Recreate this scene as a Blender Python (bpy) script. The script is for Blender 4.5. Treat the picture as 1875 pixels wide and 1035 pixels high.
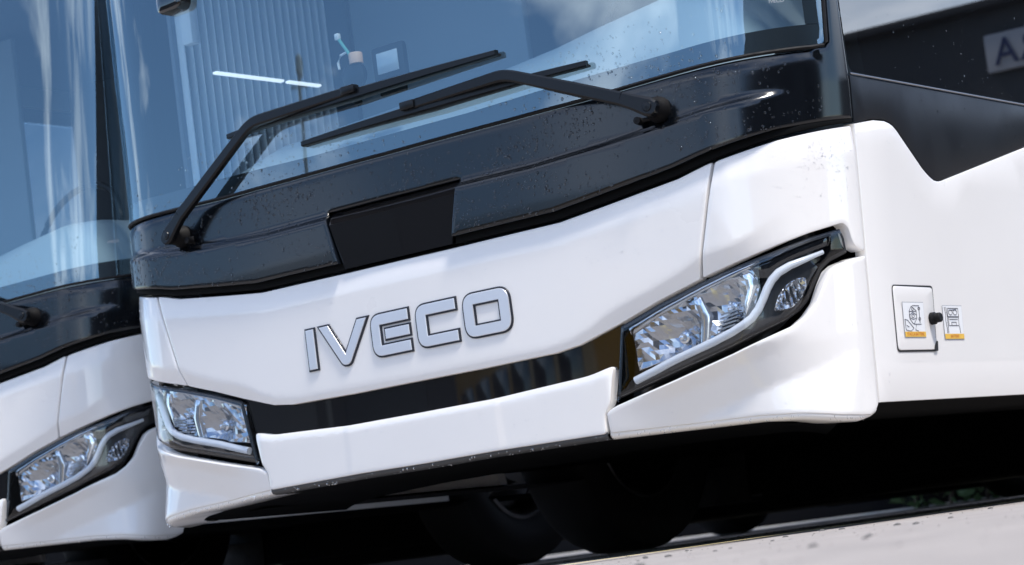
import bpy, bmesh, math, random
import numpy as np
from mathutils import Vector, Matrix
from mathutils.geometry import delaunay_2d_cdt
random.seed(7); rng = np.random.default_rng(7)
for o in list(bpy.data.objects): bpy.data.objects.remove(o)
SC = bpy.context.scene; COL = SC.collection
R = math.radians
ZG = 0.095            # ground level in the coach's own measuring frame

# ------------------------------------------------------------------ camera
FPX = 4264.57; YAW, PITCH, ROLL = 0.63149, 0.116696, -0.132124
cam = bpy.data.cameras.new('camera'); cob = bpy.data.objects.new('camera', cam); COL.objects.link(cob)
cam.sensor_width = 36.0; cam.lens = FPX/1875*36.0; cam.clip_start = 0.05; cam.clip_end = 4000
f = Vector((-math.sin(YAW)*math.cos(PITCH), math.cos(YAW)*math.cos(PITCH), math.sin(PITCH)))
r0 = Vector((math.cos(YAW), math.sin(YAW), 0)); u0 = r0.cross(f)
r = r0*math.cos(ROLL)+u0*math.sin(ROLL); u = -r0*math.sin(ROLL)+u0*math.cos(ROLL)
M = Matrix((r, u, -f)).transposed().to_4x4(); M.translation = Vector((4.09303, -5.13351, 0.13-ZG)); cob.matrix_world = M
cam.dof.use_dof = True; cam.dof.focus_distance = 5.9; cam.dof.aperture_fstop = 6.3
SC.camera = cob
# ------------------------------------------------------------------ light
SUN_EL, SUN_AZ = R(60), R(71)        # azimuth: from -Y (in front of the coach) towards +X (its right in the picture)
sdir = Vector((math.sin(SUN_AZ)*math.cos(SUN_EL), -math.cos(SUN_AZ)*math.cos(SUN_EL), math.sin(SUN_EL)))
sl = bpy.data.lights.new('sun', 'SUN'); sl.energy = 2.8; sl.angle = R(9); sl.color = (1.0, 0.93, 0.84)
so = bpy.data.objects.new('sun', sl); COL.objects.link(so); so.rotation_euler = sdir.to_track_quat('Z', 'Y').to_euler()
so.location = (8, -6, 12)
wd = bpy.data.worlds.new('World'); SC.world = wd; wd.use_nodes = True
nt = wd.node_tree; nt.nodes.clear()
N = lambda t, **k: nt.nodes.new(t)
wo = N('ShaderNodeOutputWorld'); bg = N('ShaderNodeBackground'); sky = N('ShaderNodeTexSky')
sky.sky_type = 'NISHITA'; sky.sun_disc = False; sky.sun_elevation = SUN_EL
sky.sun_rotation = math.atan2(sdir.x, sdir.y); sky.air_density = 1.0; sky.dust_density = 0.0; sky.ozone_density = 6.0
bg.inputs['Strength'].default_value = 0.15
tc = N('ShaderNodeTexCoord'); mp = N('ShaderNodeMapping'); mp.inputs['Scale'].default_value = (1, 1, 2.6)
n1 = N('ShaderNodeTexNoise'); n1.inputs['Scale'].default_value = 3.2; n1.inputs['Detail'].default_value = 9; n1.inputs['Roughness'].default_value = .58; n1.inputs['Distortion'].default_value = .5
rp = N('ShaderNodeValToRGB'); rp.color_ramp.elements[0].position = .465; rp.color_ramp.elements[1].position = .80
mul = N('ShaderNodeMath'); mul.operation = 'MULTIPLY'; mul.inputs[1].default_value = .8
mx = N('ShaderNodeMixRGB'); mx.inputs[2].default_value = (18, 18.3, 19, 1)
nt.links.new(tc.outputs['Generated'], mp.inputs[0]); nt.links.new(mp.outputs[0], n1.inputs['Vector'])
nt.links.new(n1.outputs['Fac'], rp.inputs[0]); nt.links.new(rp.outputs[0], mul.inputs[0]); nt.links.new(mul.outputs[0], mx.inputs[0])
nt.links.new(sky.outputs[0], mx.inputs[1]); nt.links.new(mx.outputs[0], bg.inputs['Color']); nt.links.new(bg.outputs[0], wo.inputs[0])
SC.view_settings.view_transform = 'Standard'; SC.view_settings.look = 'None'; SC.view_settings.gamma = 1; SC.view_settings.exposure = 0.76
SC.render.engine = 'CYCLES'
SC.cycles.max_bounces = 14; SC.cycles.transparent_max_bounces = 24; SC.cycles.glossy_bounces = 6

# ------------------------------------------------------------------ materials
def mat(name, col, rough=.5, metal=0, coat=0, coat_rough=.03, spec=.5, noise=None, bump=None, emit=None, ior=None):
    m = bpy.data.materials.new(name); m.use_nodes = True; t = m.node_tree; b = t.nodes['Principled BSDF']
    b.inputs['Base Color'].default_value = (*col, 1); b.inputs['Roughness'].default_value = rough; b.inputs['Metallic'].default_value = metal
    b.inputs['Coat Weight'].default_value = coat; b.inputs['Coat Roughness'].default_value = coat_rough; b.inputs['Specular IOR Level'].default_value = spec
    if ior: b.inputs['IOR'].default_value = ior
    if emit: b.inputs['Emission Color'].default_value = (*emit[0], 1); b.inputs['Emission Strength'].default_value = emit[1]
    tcn = t.nodes.new('ShaderNodeTexCoord')
    if noise:                                     # (scale, amount) patchy tone and gloss
        n = t.nodes.new('ShaderNodeTexNoise'); n.inputs['Scale'].default_value = noise[0]; n.inputs['Detail'].default_value = 8
        t.links.new(tcn.outputs['Object'], n.inputs['Vector'])
        mxn = t.nodes.new('ShaderNodeMixRGB'); mxn.inputs[1].default_value = (*[c*(1-noise[1]) for c in col], 1); mxn.inputs[2].default_value = (*[min(1, c*(1+noise[1])) for c in col], 1)
        t.links.new(n.outputs['Fac'], mxn.inputs[0]); t.links.new(mxn.outputs[0], b.inputs['Base Color'])
        mr = t.nodes.new('ShaderNodeMapRange'); mr.inputs[1].default_value = .3; mr.inputs[2].default_value = .7; mr.inputs[3].default_value = rough*.8; mr.inputs[4].default_value = min(1, rough*1.25)
        t.links.new(n.outputs['Fac'], mr.inputs[0]); t.links.new(mr.outputs[0], b.inputs['Roughness'])
    if bump:
        n2 = t.nodes.new('ShaderNodeTexNoise'); n2.inputs['Scale'].default_value = bump[0]; n2.inputs['Detail'].default_value = 4
        t.links.new(tcn.outputs['Object'], n2.inputs['Vector'])
        bp = t.nodes.new('ShaderNodeBump'); bp.inputs['Strength'].default_value = bump[1]; bp.inputs['Distance'].default_value = bump[2]
        t.links.new(n2.outputs['Fac'], bp.inputs['Height']); t.links.new(bp.outputs[0], b.inputs['Normal'])
    return m
def glass(name, tint, ior, rcol=(1, 1, 1), rough=0.0):
    m = bpy.data.materials.new(name); m.use_nodes = True; t = m.node_tree; t.nodes.clear()
    o = t.nodes.new('ShaderNodeOutputMaterial'); ms = t.nodes.new('ShaderNodeMixShader'); tr = t.nodes.new('ShaderNodeBsdfTransparent'); gl = t.nodes.new('ShaderNodeBsdfGlossy'); fr = t.nodes.new('ShaderNodeFresnel')
    tr.inputs[0].default_value = (*tint, 1); gl.inputs[0].default_value = (*rcol, 1); gl.inputs['Roughness'].default_value = rough; fr.inputs[0].default_value = ior
    ge = t.nodes.new('ShaderNodeNewGeometry'); mr = t.nodes.new('ShaderNodeMapRange'); mr.inputs[3].default_value = ior; mr.inputs[4].default_value = 1/ior   # a thin pane reflects alike from both sides
    t.links.new(ge.outputs['Backfacing'], mr.inputs[0]); t.links.new(mr.outputs[0], fr.inputs[0])
    t.links.new(fr.outputs[0], ms.inputs[0]); t.links.new(tr.outputs[0], ms.inputs[1]); t.links.new(gl.outputs[0], ms.inputs[2]); t.links.new(ms.outputs[0], o.inputs[0])
    return m
MT = dict(
 white=mat('white_paint', (.80, .782, .76), .32, coat=1, coat_rough=.04, noise=(1.7, .04), bump=(7, .05, .003)),
 black=mat('black_satin_paint', (.0012, .0019, .0032), .17, spec=.62),
 sideblack=mat('black_side_panel', (.005, .0065, .010), .38, spec=.2, noise=(4, .25)),
 gloss=mat('gloss_black', (.006, .006, .007), .03, coat=1),
 dark=mat('dark_plastic', (.002, .0028, .0045), .34, spec=.32),
 underside=mat('under_plastic', (.0025, .0025, .003), .9, spec=.08),
 lip=mat('grey_lip_plastic', (.045, .047, .05), .45, noise=(14, .2)),
 rubber=mat('rubber', (.0035, .0035, .0045), .6, spec=.25, noise=(30, .2)),
 tyre=mat('tyre_rubber', (.006, .006, .007), .7, spec=.25),
 chrome=mat('chrome', (.80, .82, .85), .14, metal=.85),
 silver=mat('brushed_silver', (.74, .76, .80), .30, metal=.55), lampsilver=mat('lamp_silver', (.46, .48, .51), .13, metal=.9),
 steel=mat('wheel_steel', (.25, .25, .26), .35, metal=1),
 outline=mat('letter_outline', (.012, .014, .022), .35),
 guide=mat('light_guide', (.66, .69, .73), .16, coat=1),
 bulb=mat('lamp_glass', (.16, .18, .21), .04, coat=1, metal=.4),
 amber=mat('amber_plastic', (.55, .30, .10), .2, coat=1),
 lampdark=mat('lamp_bezel', (.022, .024, .027), .25, coat=.4),
 lens=glass('headlight_lens', (.93, .95, .97), 1.5),
 wind=glass('windscreen_glass', (.72, .84, .88), 2.6, (.78, .93, 1.0)),
 tint=glass('tinted_side_glass', (.10, .11, .12), 2.1),
 frit=mat('black_glass_print', (.008, .009, .011), .4),
 drop=None, rimshade=mat('rim_shade_black', (.002, .0025, .003), .8, spec=.12),
 dash=mat('dash_plastic', (.30, .36, .41), .6),
 interior=mat('interior_trim', (.20, .23, .27), .8),
 pleat=mat('pale_curtain', (.8, .84, .88), .8),
 curtain=mat('grey_curtain', (.17, .20, .24), .8),
 led=mat('lit_strip', (.9, .92, .95), .4, emit=((.92, .96, 1), .7)),
 paper=mat('sticker_paper', (.72, .73, .74), .5),
 yellow=mat('sticker_yellow', (.72, .44, .06), .5),
 ink=mat('sticker_ink', (.05, .05, .07), .6), grey=mat('sticker_grey', (.38, .39, .41), .6), orange=mat('sticker_orange', (.55, .13, .02), .6),
 seat=mat('seat_cloth', (.06, .08, .12), .9),
)
md = bpy.data.materials.new('rain_water'); md.use_nodes = True; b = md.node_tree.nodes['Principled BSDF']
b.inputs['Base Color'].default_value = (.97, .98, 1, 1); b.inputs['Roughness'].default_value = .03; b.inputs['IOR'].default_value = 1.33; b.inputs['Transmission Weight'].default_value = 1
MT['drop'] = md

# ------------------------------------------------------------------ object helpers
def tag(o, label=None, cat=None, group=None, kind=None):
    if label: o['label'] = label
    if cat: o['category'] = cat
    if group: o['group'] = group
    if kind: o['kind'] = kind
    return o
def empty(name, loc=(0, 0, 0), parent=None, rz=0):
    o = bpy.data.objects.new(name, None); COL.objects.link(o); o.location = loc; o.rotation_euler.z = rz; o.empty_display_size = .2
    if parent: o.parent = parent
    return o
def meshobj(name, verts, faces, m, parent=None, smooth=True, sharp=35):
    me = bpy.data.meshes.new(name); me.from_pydata([tuple(map(float, v)) for v in verts], [], faces); me.validate()
    if isinstance(m, str): m = MT[m]
    me.materials.append(m)
    if smooth:
        me.polygons.foreach_set('use_smooth', [True]*len(me.polygons))
        me.set_sharp_from_angle(angle=R(sharp))
    o = bpy.data.objects.new(name, me); COL.objects.link(o)
    if parent: o.parent = parent
    return o
class MB:
    def __init__(s): s.v = []; s.f = []
    def add(s, v, f):
        k = len(s.v); s.v += [tuple(map(float, p)) for p in v]; s.f += [tuple(i+k for i in q) for q in f]; return s
    def box(s, lo, hi, mt=None):
        p = [(x, y, z) for x in (lo[0], hi[0]) for y in (lo[1], hi[1]) for z in (lo[2], hi[2])]
        if mt: p = [mt @ Vector(q) for q in p]
        return s.add(p, [(0, 1, 3, 2), (4, 6, 7, 5), (0, 4, 5, 1), (2, 3, 7, 6), (0, 2, 6, 4), (1, 5, 7, 3)])
    def bbox(s, lo, hi, b=.004):
        b = min(b, *[abs(hi[i]-lo[i])*.45 for i in range(3)]); bm = bmesh.new(); bmesh.ops.create_cube(bm, size=1)
        for v in bm.verts: v.co = Vector([(lo[i]+hi[i])/2+v.co[i]*(hi[i]-lo[i]) for i in range(3)])
        bmesh.ops.bevel(bm, geom=bm.edges[:], offset=b, segments=2, affect='EDGES', profile=.5)
        bm.verts.index_update(); s.add([v.co for v in bm.verts], [tuple(v.index for v in fc.verts) for fc in bm.faces]); bm.free(); return s
    def tube(s, pts, rad, n=10, flat=1.0, up=None):
        pts = [Vector(p) for p in pts]; k0 = len(s.v); rad = rad if hasattr(rad, '__len__') else [rad]*len(pts)
        for i, p in enumerate(pts):
            t = (pts[min(i+1, len(pts)-1)]-pts[max(i-1, 0)]).normalized()
            a = Vector(up) if up is not None else (Vector((0, 0, 1)) if abs(t.z) < .9 else Vector((1, 0, 0)))
            x = t.cross(a).normalized(); y = x.cross(t).normalized()
            for j in range(n):
                q = 2*math.pi*j/n; s.v.append(tuple(p+x*math.cos(q)*rad[i]+y*math.sin(q)*rad[i]*flat))
        for i in range(len(pts)-1):
            for j in range(n):
                s.f.append((k0+i*n+j, k0+i*n+(j+1) % n, k0+(i+1)*n+(j+1) % n, k0+(i+1)*n+j))
        s.f.append(tuple(k0+j for j in reversed(range(n)))); s.f.append(tuple(k0+(len(pts)-1)*n+j for j in range(n))); return s
    def lathe(s, prof, org, axis, n=32, closed=False):
        axis = Vector(axis).normalized(); a = Vector((0, 0, 1)) if abs(axis.z) < .9 else Vector((1, 0, 0)); x = axis.cross(a).normalized(); y = axis.cross(x); org = Vector(org); k0 = len(s.v)
        for rr, h in prof:
            for j in range(n):
                q = 2*math.pi*j/n; s.v.append(tuple(org+axis*h+x*math.cos(q)*rr+y*math.sin(q)*rr))
        m_ = len(prof)
        for i in range(m_-1 if not closed else m_):
            for j in range(n):
                i2 = (i+1) % m_; s.f.append((k0+i*n+j, k0+i*n+(j+1) % n, k0+i2*n+(j+1) % n, k0+i2*n+j))
        return s
    def build(s, name, m, parent=None, smooth=True, sharp=35): return meshobj(name, s.v, s.f, m, parent, smooth, sharp)

# ------------------------------------------------------------------ the coach's skin: s runs round the plan (0 = middle of the nose, 1.4 = start of the flank), z is height
def xside(z): return 1.275+.0646*(np.minimum(z, 1.25)-.9)+.01*np.maximum(z-1.25, 0)
def skin(s, z):
    s, z = np.broadcast_arrays(np.asarray(s, float), np.asarray(z, float)); a = np.abs(s); sg = np.sign(s)
    L = np.where(z < 1.07, 0, .04*(z-1.07)); X = xside(z); t = np.clip((a-1)/.4, 0, 1); y0 = -.06+.055
    ay = y0+L; by = ay+.15*.11; B = lambda p, q, rr, w: (1-t)**3*p+3*(1-t)**2*t*q+3*(1-t)*t*t*rr+t**3*w
    x = np.where(a <= 1, a, B(1.0, 1.15, X, X)); y = np.where(a <= 1, -.06+.055*a*a+L, B(ay, by, .13, .3)); y = np.where(a > 1.4, .3+a-1.4, y)
    return np.stack([sg*x, y, z], -1)
def frame(s, z):
    P = skin(s, z); e = 1e-4; n = np.cross(skin(np.asarray(s)+e, z)-P, skin(s, np.asarray(z)+e)-P); n /= np.linalg.norm(n, axis=-1, keepdims=True); return P, n
def pt(s, z, off=0.):
    P, n = frame(s, z); o = P+n*np.asarray(off)[..., None]; o = o.copy(); o[..., 2] -= ZG; return o
def V3(s, z, off=0.): return Vector(pt(s, z, off))

def mirror(h): return [(-s, z) for s, z in reversed(h)]
def sym(h):                       # right half listed from the middle of the bottom round to the middle of the top
    return h+[(-s, z) for s, z in reversed(h)]
def rnd(poly, rad, seg=4):
    out = []; n = len(poly)
    for i in range(n):
        a, b_, c = (np.array(poly[j % n], float) for j in (i-1, i, i+1)); rr = rad[i] if hasattr(rad, '__len__') else rad
        la, lc = np.linalg.norm(a-b_), np.linalg.norm(c-b_)
        if rr <= 0 or la < 1e-6 or lc < 1e-6: out.append(tuple(b_)); continue
        d = min(rr, la*.45, lc*.45); p, q = b_+(a-b_)/la*d, b_+(c-b_)/lc*d
        for k in range(seg+1):
            t = k/seg; out.append(tuple((1-t)**2*p+2*t*(1-t)*b_+t*t*q))
    return out
def resample(poly, step):
    out = []; n = len(poly)
    for i in range(n):
        a, b_ = np.array(poly[i], float), np.array(poly[(i+1) % n], float); l = np.linalg.norm(b_-a)
        if l < 1e-5: continue
        k = max(1, int(math.ceil(l/step)))
        for j in range(k): out.append(a+(b_-a)*j/k)
    return np.array(out)
def resample_open(pl, step):
    out = [np.array(pl[0], float)]
    for a, b_ in zip(pl[:-1], pl[1:]):
        a, b_ = np.array(a, float), np.array(b_, float); k = max(1, int(math.ceil(np.linalg.norm(b_-a)/step)))
        out += [a+(b_-a)*j/k for j in range(1, k+1)]
    return np.array(out)
def area(P): x, y = P[:, 0], P[:, 1]; return .5*np.sum(x*np.roll(y, -1)-np.roll(x, -1)*y)
def inset(P, e):                  # CCW loop
    d = np.roll(P, -1, 0)-P; d /= np.linalg.norm(d, axis=1, keepdims=True); n = np.stack([-d[:, 1], d[:, 0]], 1); m_ = n+np.roll(n, 1, 0); l = np.linalg.norm(m_, axis=1, keepdims=True); m_ = m_/np.maximum(l, 1e-6)
    c = np.maximum((m_*n).sum(1), .5)[:, None]; return P+m_*e/c
def inside(P, q):
    x, y = q[:, 0], q[:, 1]; r_ = np.zeros(len(q), bool); n = len(P)
    for i in range(n):
        (x1, y1), (x2, y2) = P[i], P[(i+1) % n]
        c = ((y1 > y) != (y2 > y)); 
        if y1 != y2: r_ ^= c & (x < (x2-x1)*(y-y1)/(y2-y1)+x1)
    return r_
def fill(loop, step, stepz=None, lines=(), near=None):
    stepz = stepz or step; lo, hi = loop.min(0), loop.max(0)
    gs, gz = np.meshgrid(np.arange(lo[0]+step*.37, hi[0], step), np.arange(lo[1]+stepz*.41, hi[1], stepz)); q = np.stack([gs.ravel(), gz.ravel()], 1)
    if len(q):
        q = q[inside(loop, q)]
        keep = np.ones(len(q), bool)
        sc = np.array([1/step, 1/stepz])
        for i in range(0, len(q), 500):
            d = np.linalg.norm((q[i:i+500, None]-loop[None])*sc, axis=2).min(1); keep[i:i+500] = d > .55
        q = q[keep]
    ex = []
    for fn in lines:                       # rows of points along each crease so that it comes out straight
        sv = np.arange(lo[0]+.004, hi[0], .009); lp = np.stack([sv, fn(sv)], 1); lp = lp[inside(loop, lp)]
        if len(q): q = q[np.abs(q[:, 1]-fn(q[:, 0])) > .5*stepz]
        ex.append(lp)
    if near is not None:                   # a regular row just inside the rim
        nr = near[inside(loop, near)]
        for i in range(0, len(q), 500): pass
        if len(nr) and len(q): q = q[np.array([np.linalg.norm((nr-p)*np.array([1/step, 1/stepz]), axis=1).min() > .5 for p in q])]
        ex.append(nr)
    if ex:
        ex = np.concatenate(ex); keepx = []
        for p in ex:
            if np.linalg.norm(loop-p, axis=1).min() > .0035: keepx.append(p)
        if keepx: q = np.concatenate([q, np.array(keepx)]) if len(q) else np.array(keepx)
    vs = [Vector(p) for p in loop]+[Vector(p) for p in q]; n = len(loop)
    v, e, fc, ov, oe, of = delaunay_2d_cdt(vs, [(i, (i+1) % n) for i in range(n)], [], 1, 1e-7)
    idx = [o_[0] if o_ else -1 for o_ in ov]
    return np.array([tuple(p) for p in v]), [tuple(t) for t in fc], idx, n
def panel(name, poly, m, parent, D=None, base=0., step=.02, stepz=None, bstep=None, edge=.004, rr=.004, wall=.03, sharp=40, lines=(), row=False):
    """a sheet following the skin: polygon in (s,z), D(s,z) = relief, rolled edge, return flange"""
    P = resample(poly, bstep or min(step, stepz or step))
    if area(P) < 0: P = P[::-1]
    I = inset(P, edge) if edge > 0 else P
    v2, tri, idx, n = fill(I, step, stepz, lines, inset(P, edge+.8*step) if row else None)
    Df = (lambda s, z: base+D(s, z)) if D else (lambda s, z: np.full(np.shape(s), base))
    verts = list(pt(v2[:, 0], v2[:, 1], Df(v2[:, 0], v2[:, 1])))
    pos = {o_: i for i, o_ in enumerate(idx) if 0 <= o_ < n}
    ring = [pos.get(i) for i in range(n)]; faces = list(tri)
    if all(x is not None for x in ring) and (edge > 0 or wall > 0):
        rings = []
        if edge > 0: rings += [(.29, .29), (0., 1.)]
        prev = ring
        levels = [(inset(P, edge*a), -rr*b_) for a, b_ in rings]
        if wall > 0: levels.append((P, -rr-wall if edge > 0 else -wall))
        for L, dep in levels:
            k = len(verts); verts += list(pt(L[:, 0], L[:, 1], Df(I[:, 0], I[:, 1])+dep))
            cur = list(range(k, k+n))
            faces += [(prev[i], cur[i], cur[(i+1) % n], prev[(i+1) % n]) for i in range(n)]; prev = cur
    return meshobj(name, verts, faces, m, parent, True, sharp)
def solid(name, poly, m, parent, top, bot, step=.03, edge=.0015):
    return panel(name, poly, m, parent, base=top, step=step, bstep=step*.6, edge=edge, rr=edge, wall=top-bot, sharp=8)
def ipl(pts):
    a = np.array(pts, float); return lambda s: np.interp(np.abs(s), a[:, 0], a[:, 1])
ss = lambda a, b_, x: (lambda t: t*t*(3-2*t))(np.clip((x-a)/(b_-a), 0, 1))
soft = lambda x, w: np.where(x <= -w, 0, np.where(x >= w, x, (x+w)**2/(4*w)))    # rounded ramp

# ------------------------------------------------------------------ feature lines of the nose, (s, z)
BLACKBOT = [(0, 1.004), (.2, 1.004), (.55, 1.008), (.69, 1.024), (.92, 1.053), (1.025, 1.075), (1.182, 1.107), (1.397, 1.137)]
HOODBOT = [(0, .646), (.23, .646), (.48, .650), (.56, .660), (.69, .697)]
LAMPTOP = [(.69, .697), (.816, .738), (.942, .772), (1.13, .817), (1.232, .844)]
GLASSBOT = [(0, 1.309), (.4, 1.311), (.67, 1.314), (.95, 1.325), (1.206, 1.332), (1.29, 1.336), (1.325, 1.341), (1.336, 1.352), (1.339, 1.39), (1.345, 1.46)]
LAMP = [(.648, .501), (.821, .542), (1.001, .584), (1.151, .633), (1.189, .654), (1.213, .677), (1.239, .721), (1.259, .753), (1.284, .772), (1.342, .793), (1.337, .835), (1.324, .862), (1.232, .844), (1.13, .817), (.942, .772), (.816, .738), (.688, .697)]
wing = ipl([(0, .668), (.45, .672), (.53, .682), (.6, .705), (.643, .728), (.703, .750), (.798, .776), (.892, .808), (.95, .834), (1.038, .849), (1.088, .866), (1.129, .890), (1.2, .93), (1.4, 1.0)])
uppr = ipl([(0, .945), (.55, .95), (1.0, 1.005), (1.4, 1.06)])
def D_hood(s, z):
    a = np.abs(s); k = .34*(1-ss(1.02, 1.2, a)); return -k*soft(wing(s)-z, .006)-.10*soft(z-uppr(s), .006)
zb = ipl([(.6, .436), (.673, .453), (.812, .488), (.934, .516), (1.026, .543), (1.2, .575), (1.4, .59)])
zc = ipl([(.6, .36), (.8, .405), (.897, .433), (1.035, .464), (1.138, .485), (1.219, .506), (1.292, .536), (1.4, .56)])
za = ipl([(.6, .474), (.787, .518), (.916, .551), (1.0, .571), (1.15, .60), (1.4, .64)])
def D_corner(s, z):
    a = np.abs(s); k = (1-ss(1.0, 1.26, a))*(.3+.7*ss(.62, .86, a)); k2 = 1-ss(1.18, 1.36, a)
    return -k*.62*soft(za(s)-z, .002)+k*.40*soft(zb(s)-z, .002)-k2*.14*soft(zb(s)-z, .002)+k2*.36*soft(zc(s)-z, .002)
stt = ipl([(0, .568), (.26, .569), (.578, .584), (.7, .604)])
def D_bump(s, z):
    a = np.abs(s); return .0022*(1-ss(.270, .284, a))-.22*soft(z-(stt(s)-.020), .004)-.25*soft(a-.628+(.5-z)*.0, .006)*(z > .5)
crs = ipl([(0, 1.176), (.49, 1.176), (.71, 1.187), (.86, 1.2), (.96, 1.212), (1.16, 1.231), (1.4, 1.25)])
bkb = ipl(BLACKBOT)
def D_black(s, z):
    a = np.abs(s); k = 1-ss(1.10, 1.24, a); g = crs(s)-z
    d = .020*ss(0, .021, g)*k                                   # lower half stands proud under the crease
    return d-.30*soft(z-1.298, .006)*(z < 1.35)*(a < 1.3)

# ------------------------------------------------------------------ drops of rain
DROP_V = [(0, 0, .40)]+[(math.cos(k*math.pi/4)*.72, math.sin(k*math.pi/4)*.72, .28) for k in range(8)]+[(math.cos(k*math.pi/4), math.sin(k*math.pi/4), -.05) for k in range(8)]
DROP_F = [(0, 1+k, 1+(k+1) % 8) for k in range(8)]+[(1+k, 9+k, 9+(k+1) % 8, 1+(k+1) % 8) for k in range(8)]
def drops(name, regions, parent):
    mb = MB(); 
    for poly, n, rmin, rmax, D, base in regions:
        P = np.array(poly, float); lo, hi = P.min(0), P.max(0); q = rng.uniform(lo, hi, (n*4, 2)); q = q[inside(P, q)][:n]
        keepn = ss(.25, .75, .5+.5*np.sin(q[:, 0]*9+1.3*np.sin(q[:, 1]*23))*np.cos(q[:, 0]*4.1+q[:, 1]*11))  # clustered
        q = q[rng.uniform(0, 1, len(q)) < .12+.88*keepn]
        d = base+(D(q[:, 0], q[:, 1]) if D else 0*q[:, 0]); Pp, n_ = frame(q[:, 0], q[:, 1])
        for (p, nn, dd) in zip(Pp, n_, d):
            rad = rmin+(rmax-rmin)*random.random()**3; nn = Vector(nn); x = nn.cross(Vector((0, 0, 1))); x = x.normalized() if x.length > .1 else Vector((1, 0, 0)); y = nn.cross(x)
            ct = Vector(p)+nn*float(dd); ct.z -= ZG; st = 1+.5*random.random()**2
            mb.add([ct+x*(a*rad)+y*(b_*rad*st)+nn*(c*rad) for a, b_, c in DROP_V], DROP_F)
    return tag(mb.build(name, MT['drop'], parent, True, 80), kind='stuff')

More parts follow.
